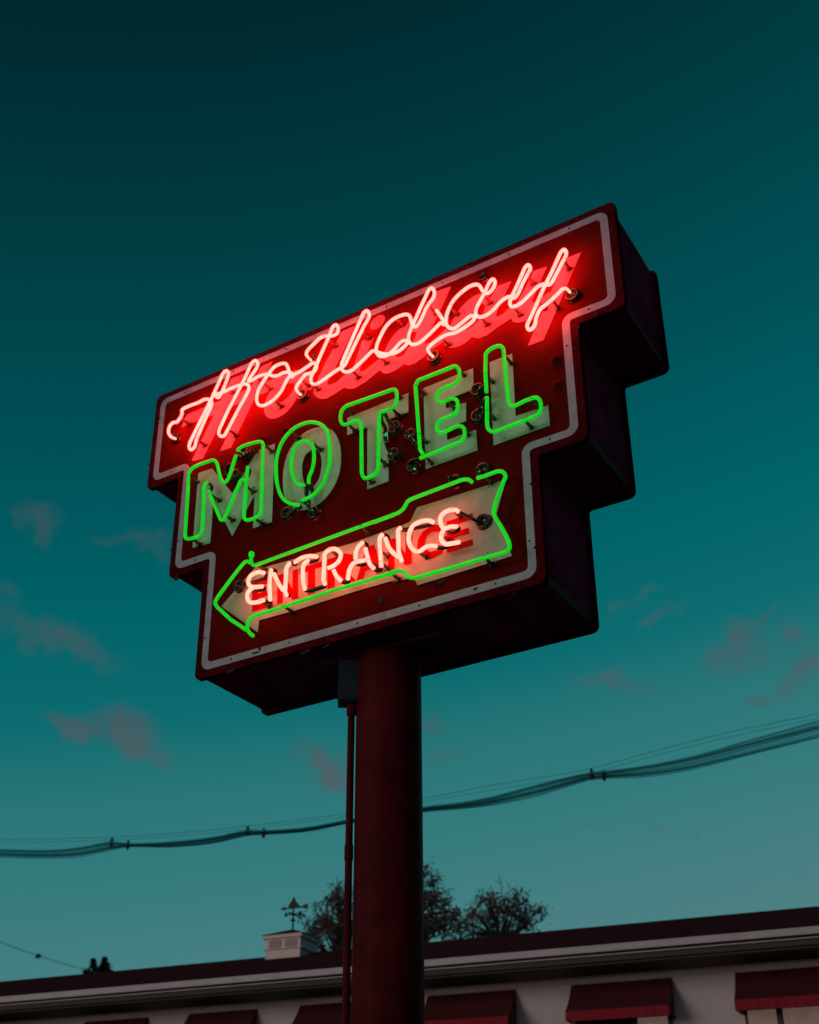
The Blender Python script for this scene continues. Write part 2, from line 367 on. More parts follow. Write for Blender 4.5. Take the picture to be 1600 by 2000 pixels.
# small red capitals on the arrow
layer[0] += .001
E0 = dict(E=[(0,0),(1,0),(1,.19),(.3,.19),(.3,.41),(.85,.41),(.85,.59),(.3,.59),(.3,.81),(1,.81),(1,1),(0,1)],
          N=[(0,0),(.27,0),(.27,.62),(.72,0),(1,0),(1,1),(.73,1),(.73,.38),(.28,1),(0,1)],
          T=[(.36,0),(.66,0),(.66,.81),(1,.81),(1,1),(0,1),(0,.81),(.36,.81)],
          R=[(0,0),(.27,0),(.27,.38),(.42,.38),(.72,0),(1.04,0),(.68,.42),(.92,.55),(.98,.72),(.9,.9),(.68,1),(0,1)],
          A=[(0,0),(.26,0),(.33,.22),(.67,.22),(.74,0),(1,0),(.65,1),(.36,1)],
          C=[(1,.05),(1,.25),(.75,.18),(.5,.2),(.32,.36),(.3,.55),(.38,.74),(.58,.82),(.98,.74),(.98,.95),(.6,1.02),(.25,.94),(.05,.72),(0,.48),(.08,.22),(.3,.03),(.6,-.03)])
X0, X1 = 492.5, 925.0
def entr(u, v, fx0, fx1):
    X = fx0 + (fx1 - fx0) * u; t = (X - X0) / (X1 - X0)
    yb = 1197 + (1066 - 1197) * t; yt = 1141 + (1004 - 1141) * t
    return (X, yb + (yt - yb) * v)
for ch, a, b in (('E',494,534),('N',543,584),('T',586,633),('R',641,695),('A',698,751),('N',760,806),('C',816,867),('E',874,925)):
    pts = [entr(u, v, a, b) for u, v in E0[ch]]
    obj('painted_capital', paint('', I, pts, 0), M_redl, parrow)

# ---- neon tubes
SO = .09
TW = [0]
def tube(crops, rad, mt, name='neon_tube', ends=(None, None), wob=.008, so=SO, parent=None, lift=None):
    """crops: list of (crop, points); ends: depth of the first / last point off the face, None = stays on the tube plane"""
    pts = []
    for c, p in crops: pts += px(c, p)
    if len(pts) > 2:                       # keep the long runs of glass straight between the bends
        q = [pts[0]]
        for a, b in zip(pts, pts[1:]):
            d = math.dist(a, b)
            if d > 34: q += [(a[0] + (b[0] - a[0]) * t, a[1] + (b[1] - a[1]) * t) for t in (6 / d, 1 - 6 / d)]
            q.append(b)
        pts = q
    P = [on_y(x, y, -so) for x, y in pts]
    Q = smoothpath(P, .010); n = len(Q)
    TW[0] += 1.7
    s = np.arange(n) * .010
    def depth(i, y):                      # shift a point along its line of sight, so the traced outline is kept
        Q[i] = CAM + (Q[i] - CAM) * ((y - CAM[1]) / (Q[i, 1] - CAM[1]))
    for i in range(n): depth(i, Q[i, 1] - wob * math.sin(s[i] * 9.5 + TW[0]))
    R = np.full(n, rad) * (1 + .025 * np.sin(s * 23 + TW[0]))
    for e, idx in ((ends[0], range(n)), (ends[1], range(n - 1, -1, -1))):
        if e is None: continue
        for k, i in enumerate(idx):
            t = k / 7.
            if t >= 1: break
            w = (1 - t) ** 2; depth(i, Q[i, 1] * (1 - w) + (-e) * w); R[i] *= .6 + .4 * t
    t = obj(name, sweep(Q, list(R), 10), mt, parent or face, smooth=True)
    if mt is M_neon:
        for e, q in ((ends[0], Q[:3]), (ends[1], Q[-3:])):
            if e is not None: obj('electrode_tip', sweep(q, [rad * .74] * 3, 8), M_tip, t, smooth=True)
    return t
RS, RM, RE = .0100, .0109, .0116
tube([(R1c, [(525,975),(455,943),(412,870),(428,775),(485,712),(550,700),(590,650),(622,595),(632,540),(630,505)]),
      (H1, [(225,908),(380,850),(480,800),(540,800),(592,845),(580,910),(510,1060),(460,1170),(400,1310),(350,1430),(322,1540),(270,1588),(235,1545),(250,1470),(400,1160),(600,760),(700,540),(770,390),(815,352),(852,385),(838,460),(790,590),(745,690),(705,765),(662,762),(660,722),(720,705),(800,670),(1000,585),(1120,560),(1168,590),(1165,650),(1120,750),(1040,890),(920,1120),(830,1290),(785,1368),(740,1378),(697,1335),(712,1260),(850,960),(1030,620),(1120,440),(1220,230),(1272,192),(1310,232),(1290,310),(1230,400),(1160,515),(1220,500),(1300,450),(1400,412),(1470,405)]),
      (H2, [(430,595),(500,588),(600,542),(690,538),(742,575),(735,610),(696,590),(680,530),(655,450),(625,403),(565,400),(450,450),(350,570),(270,690),(200,810),(177,900),(172,980),(200,1040),(260,1060),(350,1025),(440,962),(550,840),(620,700),(670,620),(740,580),(850,525),(960,452),(1045,395),(1090,400),(1110,450),(1075,520),(1010,550),(930,575),(870,650),(790,770),(800,828),(860,888)])],
     RS, M_neon, ends=(.035, .035))
tube([(H3, [(338,925),(285,872),(252,812),(275,752),(400,620),(500,530),(600,498),(700,500),(790,450),(808,375),(790,322),(755,307),(715,340),(650,500),(560,700),(450,950),(380,1120),(342,1200),(335,1290),(372,1335),(450,1322),(550,1260),(700,1150),(800,1082),(880,1035),(930,990),(1130,580),(1270,300),(1342,175),(1338,92),(1300,62),(1250,95),(1090,450),(870,970),(862,1060),(900,1112),(960,1125),(1040,1095)]),
      (H4, [(350,1030),(480,900),(540,845),(600,852),(700,885),(830,890),(930,858),(1010,800),(1070,740),(1085,695),(1040,678),(985,705),(870,830),(780,905),(700,930),(640,915),(602,860),(606,770),(650,650),(760,450),(880,340),(1000,285),(1075,272),(1120,295),(1148,380),(1165,435),(1215,468),(1255,430),(1320,310)]),
      (H5, [(440,540),(540,400),(548,320),(510,258),(460,290),(340,550),(200,860),(150,990),(145,1070),(180,1130),(240,1142),(320,1110),(450,1000),(600,850),(650,805),(705,838),(690,775),(640,690),(582,605)])],
     RS, M_neon, ends=(.035, None))
tube([(H5, [(530,1335),(470,1272),(447,1210),(520,1130),(660,1030),(740,990),(870,960),(960,912),(1080,835),(1165,755),(1168,705),(1120,692),(1050,742),(910,855),(850,895),(790,885),(740,835),(732,740),(760,620),(850,450),(980,320),(1100,235),(1200,203),(1250,222),(1310,310),(1370,345),(1425,315),(1480,235),(1498,165),(1462,122),(1420,155),(1330,340),(1210,570),(1195,660),(1230,708),(1300,708),(1400,660),(1500,570)]),
      (H6, [(300,960),(400,850),(500,795),(560,815),(605,770),(680,610),(740,500),(775,430),(745,382),(700,425),(600,650),(530,800),(508,870),(522,918),(570,922),(650,880),(780,755),(880,660),(960,632),(1020,640),(1070,585),(1190,350),(1242,240),(1215,182),(1168,220),(1050,480),(950,680),(870,860),(780,1060),(732,1175),(765,1230),(825,1180),(855,1060),(900,965),(1000,880),(1130,760),(1200,692),(1240,690),(1290,738)])],
     RS, M_neon, ends=(.035, .035))
# MOTEL outlines
tube([(Dc, [(538,308),(510,400),(462,525),(435,545),(405,505),(372,380),(345,350),(300,360),(170,412),(135,450),(122,600),(97,980),(104,1028),(145,1030),(225,1000),(245,950),(258,700),(264,565),(290,542)])], RM, M_green, wob=.002)
tube([(Dc, [(300,612),(332,700),(405,865),(435,865),(575,535),(605,512)])], RM, M_green, wob=.002)
tube([(Dc, [(640,408),(622,600),(607,845),(630,870),(735,832),(754,800),(768,400),(774,215),(757,190),(725,192),(585,235),(552,268)])], RM, M_green, wob=.002)
tube([(Dc, [(1085,740),(1020,730),(945,680),(903,590),(885,450),(893,320),(935,200),(1010,100),(1100,42),(1200,20),(1290,50),(1336,120),(1352,250),(1345,400),(1300,545),(1210,650),(1112,700)])], RM, M_green, wob=.002)
tube([(Dc, [(1130,570),(1065,545),(1025,460),(1018,350),(1050,245),(1110,187),(1165,185),(1205,230),(1215,340),(1200,430),(1172,500),(1170,550)])], RM, M_green, wob=.002)
tube([(Ec, [(355,548),(425,518),(447,485),(450,430),(438,403),(410,407),(125,508),(93,540),(87,610),(110,630),(188,603),(215,622),(220,700),(222,940),(242,980),(310,952),(330,915),(335,620),(340,548)])], RM, M_green, wob=.002)
tube([(Ec, [(622,825),(602,790),(588,600),(573,380),(592,342),(825,250),(853,268),(856,325),(835,358),(745,400),(715,432),(713,465),(742,485),(810,460),(842,475),(845,530),(828,560),(740,600),(712,635),(720,675),(752,680),(850,640),(885,652),(890,705),(868,740),(740,795),(602,850)])], RM, M_green, wob=.002)
tube([(Ec, [(1035,420),(1028,300),(1030,172),(1060,140),(1120,118),(1145,140),(1160,300),(1178,480),(1203,510),(1300,470),(1360,455),(1385,482),(1385,540),(1360,570),(1290,600),(1085,678),(1047,660),(1038,550),(1038,452)])], RM, M_green, wob=.002)
# arrow outline
tube([(Fc, [(458,968),(428,942),(412,900),(425,845),(465,813),(700,738),(1100,607),(1560,475)]),
      (Gc, [(130,1022),(280,972),(345,952),(395,965),(435,1008),(490,1018),(800,930),(1100,840),(1255,798),(1310,765),(1308,710),(1250,590),(1182,470),(1178,420),(1220,280),(1278,140),(1262,102),(1220,90),(1100,130),(1032,150)])], RM, M_green, wob=.002)
tube([(Fc, [(402,922),(380,905),(280,838),(180,745),(162,705),(200,640),(300,505),(385,400),(408,385),(432,395)])], RM, M_green, wob=.002)
tube([(Fc, [(450,322),(442,360),(445,395),(462,415),(500,407),(600,370),(900,260),(1300,112),(1560,22)]),
      (Gc, [(130,535),(345,452),(392,415),(430,352),(485,322),(700,240),(900,165),(955,163),(988,185)])], RM, M_green, wob=.002)
tube([(Fc, [(446,318),(444,345)])], .0165, M_green, wob=.0)
# ENTRANCE
for c, p in [(Fc, [(545,478),(500,470),(440,498),(420,545),(440,582),(535,582)]), (Fc, [(470,588),(425,618),(412,660),(430,703),(470,708),(545,688)]),
             (Fc, [(600,448),(587,560),(592,690)]), (Fc, [(622,483),(655,555),(692,612)]), (Fc, [(745,398),(718,440),(708,620),(722,655)]),
             (Fc, [(782,395),(830,362),(900,345),(958,350)]), (Fc, [(890,378),(855,410),(848,520),(862,607)]),
             (Fc, [(1020,565),(1007,530),(1017,330),(1050,297),(1105,290),(1143,330),(1130,380),(1090,418),(1045,438)]), (Fc, [(1087,455),(1112,505),(1145,537)]),
             (Fc, [(1318,238),(1285,265),(1262,310),(1258,365)]), (Fc, [(1198,525),(1212,450),(1245,400),(1335,375)]), (Fc, [(1335,285),(1352,350),(1372,410),(1402,442)]),
             (Gc, [(212,640),(190,662),(186,750),(200,918)]), (Gc, [(235,672),(270,760),(325,820),(348,835)]), (Gc, [(368,580),(346,605),(350,780),(377,872)]),
             (Gc, [(652,535),(610,518),(540,528),(475,565),(440,640),(442,715),(480,775),(530,785),(600,742),(680,740)]),
             (Gc, [(868,442),(840,425),(765,440),(718,480),(715,540),(745,588),(800,572),(858,570)]), (Gc, [(745,596),(722,640),(722,690),(755,722),(810,718),(878,705)])]:
    tube([(c, p)], RE, M_neonE, wob=.002)
# blacked-out return bends behind the lit glass
def blk(c, p, r=.0100, so=.075, ends=(None, None), mt=M_black): tube([(c, p)], r, mt, name='blacked_out_tube', so=so, wob=.0, ends=ends)
for c, p in [(Fc, [(545,478),(562,508),(500,535),(438,555)]), (Fc, [(535,582),(552,600),(500,612),(450,615)]), (Fc, [(545,690),(575,702),(600,698)]), (Fc, [(603,448),(635,470),(628,490)]),
             (Fc, [(722,655),(742,650)]), (Fc, [(762,398),(785,410),(800,400)]), (Fc, [(958,350),(962,370),(900,392)]), (Fc, [(865,610),(900,615),(1025,578)]),
             (Fc, [(1147,540),(1180,552),(1208,540)]), (Fc, [(1320,240),(1350,262),(1340,285)]), (Fc, [(1402,445),(1440,455),(1465,440)]), (Fc, [(1248,400),(1300,412),(1345,402)]),
             (Gc, [(215,640),(250,655),(262,680)]), (Gc, [(370,585),(400,602),(560,568),(655,548)]), (Gc, [(682,748),(720,758),(885,715)]), (Gc, [(760,600),(820,622),(862,605),(872,580)])]:
    blk(c, p, .0125)
blk(Gc, [(872,445),(960,490),(1075,542)], .0105, ends=(None, .03))
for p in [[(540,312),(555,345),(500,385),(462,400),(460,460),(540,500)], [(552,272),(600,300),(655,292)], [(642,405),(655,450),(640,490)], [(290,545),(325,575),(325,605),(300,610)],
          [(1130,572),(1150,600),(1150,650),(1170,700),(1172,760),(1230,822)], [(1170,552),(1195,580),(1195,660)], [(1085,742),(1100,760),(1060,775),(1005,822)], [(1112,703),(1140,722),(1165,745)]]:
    blk(Dc, p, .0115, so=.062, mt=M_glint)
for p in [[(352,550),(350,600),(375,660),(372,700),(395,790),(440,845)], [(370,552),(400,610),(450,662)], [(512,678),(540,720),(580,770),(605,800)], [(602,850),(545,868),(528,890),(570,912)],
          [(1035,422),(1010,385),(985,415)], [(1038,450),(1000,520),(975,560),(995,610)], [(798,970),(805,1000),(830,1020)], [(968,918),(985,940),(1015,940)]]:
    blk(Ec, p, .0120, so=.062, mt=M_glint)
# electrode housings: a black glass cup with a rolled rim
def housing(x, y, r=.040, h=.030):
    p = on_y(x, y, 0.0); P = Vector((p[0], -.001, p[2])); d = Vector((0, -1, 0))
    prof = [(r * 1.18, .0), (r * 1.16, .006), (r * .98, .010), (r * .95, h * .7), (r * 1.02, h * .85), (r * .98, h), (r * .80, h), (r * .74, h * .9), (r * .70, .010), (r * .25, .006)]
    V = []; F = []; n = 20
    for k, (rr, hh) in enumerate(prof):
        for j in range(n):
            t = 2 * math.pi * j / n; V.append(P + d * hh + Vector((math.cos(t), 0, math.sin(t))) * rr)
        if k:
            for j in range(n): F.append(((k - 1) * n + j, (k - 1) * n + (j + 1) % n, k * n + (j + 1) % n, k * n + j))
    F.append(tuple((len(prof) - 1) * n + j for j in range(n)))
    hs = obj('electrode_housing', (V, F), M_hous, face, smooth=True)
    rim = [P + d * (h * .95) + Vector((math.cos(t), 0, math.sin(t))) * r * .60 for t in np.linspace(0, 2 * math.pi, 18)]
    obj('rim_spring', sweep(rim, .0022, 6, cap=False), M_wire, hs)
for x, y, r in [(346,858,.034),(595,774,.038),(618,704,.030),(851,700,.039),(878,616,.028),(1121,580,.039),(947,545,.026),(480,886,.040),(465,930,.036),(564,1005,.038),(617,1005,.038),
                (775,838,.040),(773,891,.040),(806,852,.036),(811,914,.038),(936,765,.040),(937,815,.040),(893,943,.038),(947,921,.042),(947.5,1021,.042),(471,1147,.036)]:
    housing(x, y, r)
# flakes where the paint has lifted to bare primer
M_bare = mat('bare_primer', (.010, .005, .004), .8, var=.4, vscale=40)
for x, y, w, h in [(860,1137,13,6),(745,1171,7,8),(850,1143,6,4),(500,1275,8,2.5),(508,1268,4,3),(930,1150,5,3),(700,1200,4,5),(1130,640,4,4),(1098,755,3,5),(452,1310,12,4),(600,1272,14,3.5),(640,1262,8,3),(1006,1160,6,3),(345,1130,5,6)]:
    P = []
    for k in range(11):
        a = 2 * math.pi * k / 11; q = random.uniform(.45, 1.15); P.append((x + w * q * math.cos(a), y + h * q * math.sin(a) - .4 * w * q * math.cos(a)))
    vf = flat(P, -.0048); obj('paint_flake', vf, M_bare, face)
# round blanking plugs pressed into the field
for x, y in ((1087,702),(1089,753),(515,857),(560,842)):
    p = on_y(x, y); P = Vector((p[0], -.0005, p[2])); k = obj('blanking_plug', sweep([P, P + Vector((0, -.0015, 0)), P + Vector((0, -.0028, 0))], [.037, .037, .034], 22), M_red, face)
# glass stand-offs with wire ties
def support(x, y, so=SO):
    p = on_y(x, y, -so); x0, z0 = p[0], p[2]; q = random.uniform
    P = [Vector((x0, -so + .014, z0)), Vector((x0 + q(-.003, .003), -so * .55, z0 + q(-.003, .003))), Vector((x0, -.012, z0))]
    g = obj('tube_support', sweep(P, [.0075, .0095, .0105], 8), M_post, face, smooth=True)
    parts = [sweep([(x0, -.014, z0), (x0, -.001, z0)], [.011, .014], 8), box(x0 - .022, x0 + .022, -.006, -.0030, z0 - .010, z0 + .010)]
    for k in range(5):
        a = q(0, 6.28); parts.append(sweep([(x0, -.012, z0), (x0 + .016 * math.cos(a), -.02 - q(0, .02), z0 + .016 * math.sin(a)), (x0 + .028 * math.cos(a + .4), -.014, z0 + .028 * math.sin(a + .4))], .0019, 4))
    obj('clip', join(*parts), M_wire, g)
    ring = [(x0 + .0165 * math.cos(t), -so + .0165 * math.sin(t), z0 + q(-.001, .001)) for t in np.linspace(0, 6.28, 12)]
    ring += [(x0 + .02, -so - .01, z0 + .02)]
    obj('tie_wire', sweep(ring, .0011, 4), M_wire, g)
SUP = [(H1, [(100,1090),(790,590),(350,1420),(835,1260),(1230,400)]), (H2, [(262,690),(440,965),(868,640),(1015,695)]), (H3, [(630,555),(1225,410),(1030,1090)]), (H4, [(900,325),(645,918)]),
       (H5, [(465,535),(790,550),(1320,365),(1270,705),(665,1025)]), (H6, [(735,510),(1205,320),(560,925),(875,850),(1060,835)]),
       (Dc, [(325,360),(125,490),(640,225),(782,220),(440,820),(320,650),(1010,105),(1205,200),(965,685),(1085,545),(622,570),(150,1030),(700,850)]),
       (Ec, [(112,515),(425,410),(130,625),(240,965),(582,385),(845,262),(780,478),(596,700),(872,650),(632,838),(1153,180),(1032,305),(1042,545),(1330,465),(1285,600),(335,850),(420,525)]),
       (Fc, [(490,408),(1305,112),(700,738),(520,700),(1060,297),(1360,380),(280,838),(1450,395)]), (Gc, [(30,575),(1095,130),(1100,838),(285,970),(825,428),(735,650),(525,785),(190,780)])]
for c, pts in SUP:
    for x, y in px(c, pts): support(x, y)

# ---- pole, beam, junction box, conduit
n = 40; PC = (0.0015, DEP / 2)
ringz = [0, .02, 1.2, 2.6, 3.9, SB + .01]
V = []; F = []
for k, z in enumerate(ringz):
    for j in range(n):
        t = 2 * math.pi * j / n; V.append((PC[0] + .180 * math.cos(t), PC[1] + .180 * math.sin(t), z))
    if k:
        for j in range(n): F.append(((k - 1) * n + j, (k - 1) * n + (j + 1) % n, k * n + (j + 1) % n, k * n + j))
pole = obj('pole', (V, F), M_pole, sign, smooth=True)
obj('base_plate', box(-.32, .32, PC[1] - .32, PC[1] + .32, 0.002, .035), M_pole, pole)
obj('mounting_beam', join(box(-.40, .40, .19, .24, SB - .012, SB + .03), box(-.40, .40, .43, .48, SB - .012, SB + .03)), M_side, sign)
# the junction box is turned on the pole so that its cover looks out over the forecourt
JC = on_y(682, 1334, .20); ja = math.atan2(-.83, .56) + math.pi / 2
def rbox(u0, u1, v0, v1, z0, z1):
    v, f = box(u0, u1, v0, v1, z0, z1); c, s_ = math.cos(ja), math.sin(ja)
    return [(JC[0] + a * c - b * s_, JC[1] + a * s_ + b * c, JC[2] + z) for a, b, z in v], f
jb = obj('junction_box', rbox(-.060, .062, -.035, .060, -.125, .125), M_steel, sign)
obj('cover', join(rbox(-.046, .060, -.044, -.0352, -.118, .118)), M_steel, jb)
obj('hinge', rbox(-.0655, -.0605, -.025, .030, -.09, -.03), M_dark, jb)
cx, cy = JC[0] + .012, JC[1] + .010
obj('conduit', join(sweep([(cx, cy, 0), (cx, cy, 1.2), (cx, cy, 2.5), (cx, cy, JC[2] - .12)], .0195, 14), sweep([(cx, cy, JC[2] - .19), (cx, cy, JC[2] - .12)], .027, 14),
                    sweep([(cx, cy, 3.28), (cx, cy, 3.36)], .0235, 14)), M_pole, sign, smooth=False)

# ------------------------------------------------------------------ motel building
GA = on_z(0, 1947.8, 4.4); GB = on_z(1600, 1809, 4.4)
e1 = (GB - GA) / np.linalg.norm(GB - GA); e2 = np.array([-e1[1], e1[0], 0.])
if e2 @ FW < 0: e2 = -e2
def bw(u, v, z): return tuple(GA + e1 * u + e2 * v + np.array([0, 0, z - 4.4]))
def on_v(x, y, v):
    d = ray(x, y); O = GA + e2 * v; t = ((O - CAM) @ e2) / (d @ e2); q = CAM + d * t
    return (q - GA) @ e1, q[2]
def bbox(u0, u1, v0, v1, z0, z1):
    v, f = box(u0, u1, v0, v1, z0, z1); return [bw(*p) for p in v], f
U0 = -6.0; U1 = on_v(1600, 1809, 0)[0] + 5.0
WV = .75                                                    # wall plane behind the gutter
Mw = mat('white_wall_stucco', (.80, .77, .79), .85, bump=.3, bscale=6, var=.06, vscale=2)
Mt = mat('cream_trim_paint', (.90, .77, .67), .7, var=.05, vscale=3)
Mg = mat('white_gutter_metal', (.64, .65, .65), .6, var=.08, vscale=4)
Mr = mat('brown_shingle_roof', (.085, .030, .038), .95, bump=.6, bscale=30, var=.3, vscale=10, spec=0)
Mso = mat('soffit_painted_shade', (.10, .085, .08), .9)  # shade under the eave put into the soffit and fascia colour
Ma = mat('maroon_awning_canvas', (.09, .010, .015), .85, bump=.2, bscale=25, var=.15, vscale=5)
Mva = mat('bright_red_awning_valance', (.36, .014, .034), .85, bump=.2, bscale=25, var=.12, vscale=7)
Mfr = mat('dark_window_frame', (.06, .07, .075), .5)
Mgl = mat('window_glass', (.02, .022, .025), .04, spec=1.0, coat=1.0)
Mgl2 = mat('glowing_window_pane', (.30, .22, .18), .8, var=.3, vscale=3, emit=(1, .66, .55), es=.09)  # weak warm glow put into the panes in place of a pinkish reflection
zf = on_v(1080, 1926.6, WV)[1]; zf2 = on_v(669, 1956, WV)[1]; zfb = (zf + zf2) / 2
zm = on_v(1080, 1910, WV)[1]
bld = empty('motel_building', bw(8, 3, 0)); bld.location.z = 0
tag(bld, 'long low white motel building with red window awnings and a dark brown roof', 'building')
obj('wall', bbox(U0, U1, WV, 6.0, 0, 4.2), Mw, bld)
obj('frieze', join(bbox(U0, U1, WV - .028, WV - .001, zfb, zm), bbox(U0, U1, WV - .045, WV - .002, zm, 4.18)), Mt, bld)
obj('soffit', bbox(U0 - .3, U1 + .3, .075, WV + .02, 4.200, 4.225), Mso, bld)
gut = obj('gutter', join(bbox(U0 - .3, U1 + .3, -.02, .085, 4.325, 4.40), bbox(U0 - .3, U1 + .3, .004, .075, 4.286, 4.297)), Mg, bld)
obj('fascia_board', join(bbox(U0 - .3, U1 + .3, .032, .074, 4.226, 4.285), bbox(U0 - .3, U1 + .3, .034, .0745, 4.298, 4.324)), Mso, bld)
# roof slope: rises to a ridge that shows just above the gutter
rv = 3.2
zr0 = on_v(0, 1918, rv)[1]; zr1 = on_v(1600, 1769, rv)[1]; zr = (zr0 + zr1) / 2
Vr = [bw(u, v, z) for u in (U0 - .3, U1 + .3) for v, z in ((.03, 4.385), (rv, zr), (2 * rv, 4.385), (2 * rv, 4.25), (.03, 4.30))]
roof = obj('roof', (Vr, [(0, 1, 6, 5), (1, 2, 7, 6), (2, 3, 8, 7), (3, 4, 9, 8), (4, 0, 5, 9), (0, 1, 2, 3, 4), (5, 9, 8, 7, 6)]), Mr, bld)
# windows and awnings
zp = on_v(1480, 1974, WV)[1]
def window(u0, u1, panes, lit=None):
    zt = zfb - .10; zb = 1.15
    fr = obj('window', bbox(u0, u1, WV - .030, WV + .02, zb, zt), Mfr, bld)
    k = len(panes) - 1
    for i in range(k):
        a = u0 + (u1 - u0) * panes[i]; b = u0 + (u1 - u0) * panes[i + 1]
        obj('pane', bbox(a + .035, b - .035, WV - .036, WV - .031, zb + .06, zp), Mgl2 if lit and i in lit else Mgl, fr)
        obj('glazing_bar', bbox(b - .030, b + .030 if i < k - 1 else b - .001, WV - .044, WV - .0305, zb + .01, zt - .01), Mfr, fr)
    obj('sill', bbox(u0 - .06, u1 + .06, WV - .09, WV - .001, zb - .07, zb - .002), Mt, fr)
def awning(u0, u1):
    z1, z0, zv = zfb - .01, zfb - .36, zfb - .47; o = .34
    us = np.linspace(u0, u1, 9); V = []; F = []
    for u in us:
        for t in np.linspace(0, 1, 6):
            sag = -.030 * math.sin(math.pi * t); V.append(bw(u, WV - .004 - o * t, z1 + (z0 - z1) * t + sag))
    for i in range(8):
        for j in range(5): F.append((i * 6 + j, i * 6 + j + 1, (i + 1) * 6 + j + 1, (i + 1) * 6 + j))
    n0 = len(V)
    for u, k in ((u0, 0), (u1, 8)):
        b = len(V); V.append(bw(u, WV - .004, z0)); F.append(tuple([k * 6 + j for j in range(6)] + [b]))
    aw = obj('awning', (V, F), Ma, bld)
    V = []; F = []; K = 40
    for i in range(K + 1):
        u = u0 + (u1 - u0) * i / K; V += [bw(u, WV - .006 - o, z0 + .002), bw(u, WV - .010 - o - .004 * math.sin(i * 1.9), zv + .002 * math.sin(i * 1.3))]
    for i in range(K): F.append((2 * i, 2 * i + 1, 2 * i + 3, 2 * i + 2))
    obj('valance', (V, F), Mva, aw)
    for u in (u0, u1):
        obj('side_valance', ([bw(u, WV - .004, z0), bw(u, WV - .006 - o, z0), bw(u, WV - .008 - o, zv + .01), bw(u, WV - .004, zv + .01)], [(0, 1, 2, 3)]), Ma, aw)
EDG = [(-28,100),(168,291),(370,503),(587,722),(836,1007),(1116,1312),(1436,1655)]
for i, (a, b) in enumerate(EDG):
    ya = 1926.6 - .072 * (a - 1080); yb = 1926.6 - .072 * (b - 1080)
    u0 = on_v(a, ya, WV)[0]; u1 = on_v(b, yb, WV)[0]
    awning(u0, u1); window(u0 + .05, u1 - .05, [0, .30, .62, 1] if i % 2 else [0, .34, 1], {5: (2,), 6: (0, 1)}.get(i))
# cupola on the roof ridge
cv = rv + .1
ua, zb = on_v(518, 1868, cv - .6); ub, _ = on_v(586, 1861, cv - .6); zt = on_v(586, 1829, cv - .6)[1]
uw = (ub - ua)
Mcup = mat('white_cupola_paint', (.92, .80, .76), .6, var=.05, vscale=5)
Mlou = mat('cupola_louvre_paint', (.62, .53, .49), .7)
v0 = cv - .6; v1 = v0 + uw
cup = obj('cupola_base', bbox(ua, ub, v0, v1, zr - .5, zt), Mcup, bld); 
cup.name = 'cupola'
hz = zt - zb
um = (ua + ub) / 2
for s0, s1 in ((ua + .06, um - .035), (um + .035, ub - .06)):
    V = []; parts = []
    for k in range(6):
        z = zb + hz * (.42 + .085 * k); parts.append(bbox(s0, s1, v0 - .014, v0 - .002, z, z + hz * .055))
    obj('louvre', join(*parts), Mlou, cup)
obj('ledge', bbox(ua - .03, ub + .03, v0 - .03, v1 + .03, zb + hz * .34, zb + hz * .38), Mcup, cup)
obj('cornice', bbox(ua - .04, ub + .04, v0 - .04, v1 + .04, zt, zt + .055), Mcup, cup)
pk = (um, (v0 + v1) / 2, zt + .19)
Vc = [bw(ua - .06, v0 - .06, zt + .055), bw(ub + .06, v0 - .06, zt + .055), bw(ub + .06, v1 + .06, zt + .055), bw(ua - .06, v1 + .06, zt + .055), bw(*pk)]
obj('cupola_roof', (Vc, [(0, 1, 4), (1, 2, 4), (2, 3, 4), (3, 0, 4), (0, 1, 2, 3)]), Mr, cup)
Miron = mat('black_wrought_iron', (.012, .014, .022), .6)
tz = on_v(575, 1752, pk[1])[1]; H = tz - pk[2]
def P3(du, dz, dv=0): return bw(pk[0] + du * .68, pk[1] + dv, pk[2] + dz)
vane = empty('weather_vane', P3(0, 0))
tag(vane, 'black iron weather vane standing on the white roof cupola', 'weather vane')
obj('rod', sweep([P3(0, -.02), P3(0, H * .98)], .014, 8), Miron, vane)
obj('direction_arms', join(sweep([P3(-.16, H * .46), P3(.16, H * .46)], .011, 6), sweep([P3(0, H * .46, -.16), P3(0, H * .46, .16)], .011, 6),
     sweep([P3(-.19, H * .42), P3(-.19, H * .52)], .018, 6), sweep([P3(.19, H * .42), P3(.19, H * .52)], .018, 6)), Miron, vane)
obj('finial_ball', sweep([P3(0, H * .24), P3(0, H * .27), P3(0, H * .31)], [.02, .05, .02], 10), Miron, vane)
def slab(pts, t=.014):
    a = [P3(x, z, -t) for x, z in pts]; b = [P3(x, z, t) for x, z in pts]; n = len(pts)
    return a + b, [tuple(range(n)), tuple(range(n, 2 * n))] + [(j, (j + 1) % n, n + (j + 1) % n, n + j) for j in range(n)]
obj('arrow_figure', join(slab([(-.34, H*.66), (-.22, H*.60), (-.22, H*.645), (.22, H*.645), (.36, H*.57), (.36, H*.75), (.22, H*.69), (-.22, H*.675), (-.22, H*.72)]),
     slab([(-.13, H*.69), (.15, H*.69), (.12, H*.78), (.06, H*.84), (.03, H*.93), (0, H*1.0), (-.03, H*.92), (-.08, H*.83), (-.12, H*.76)], .010)), Miron, vane)

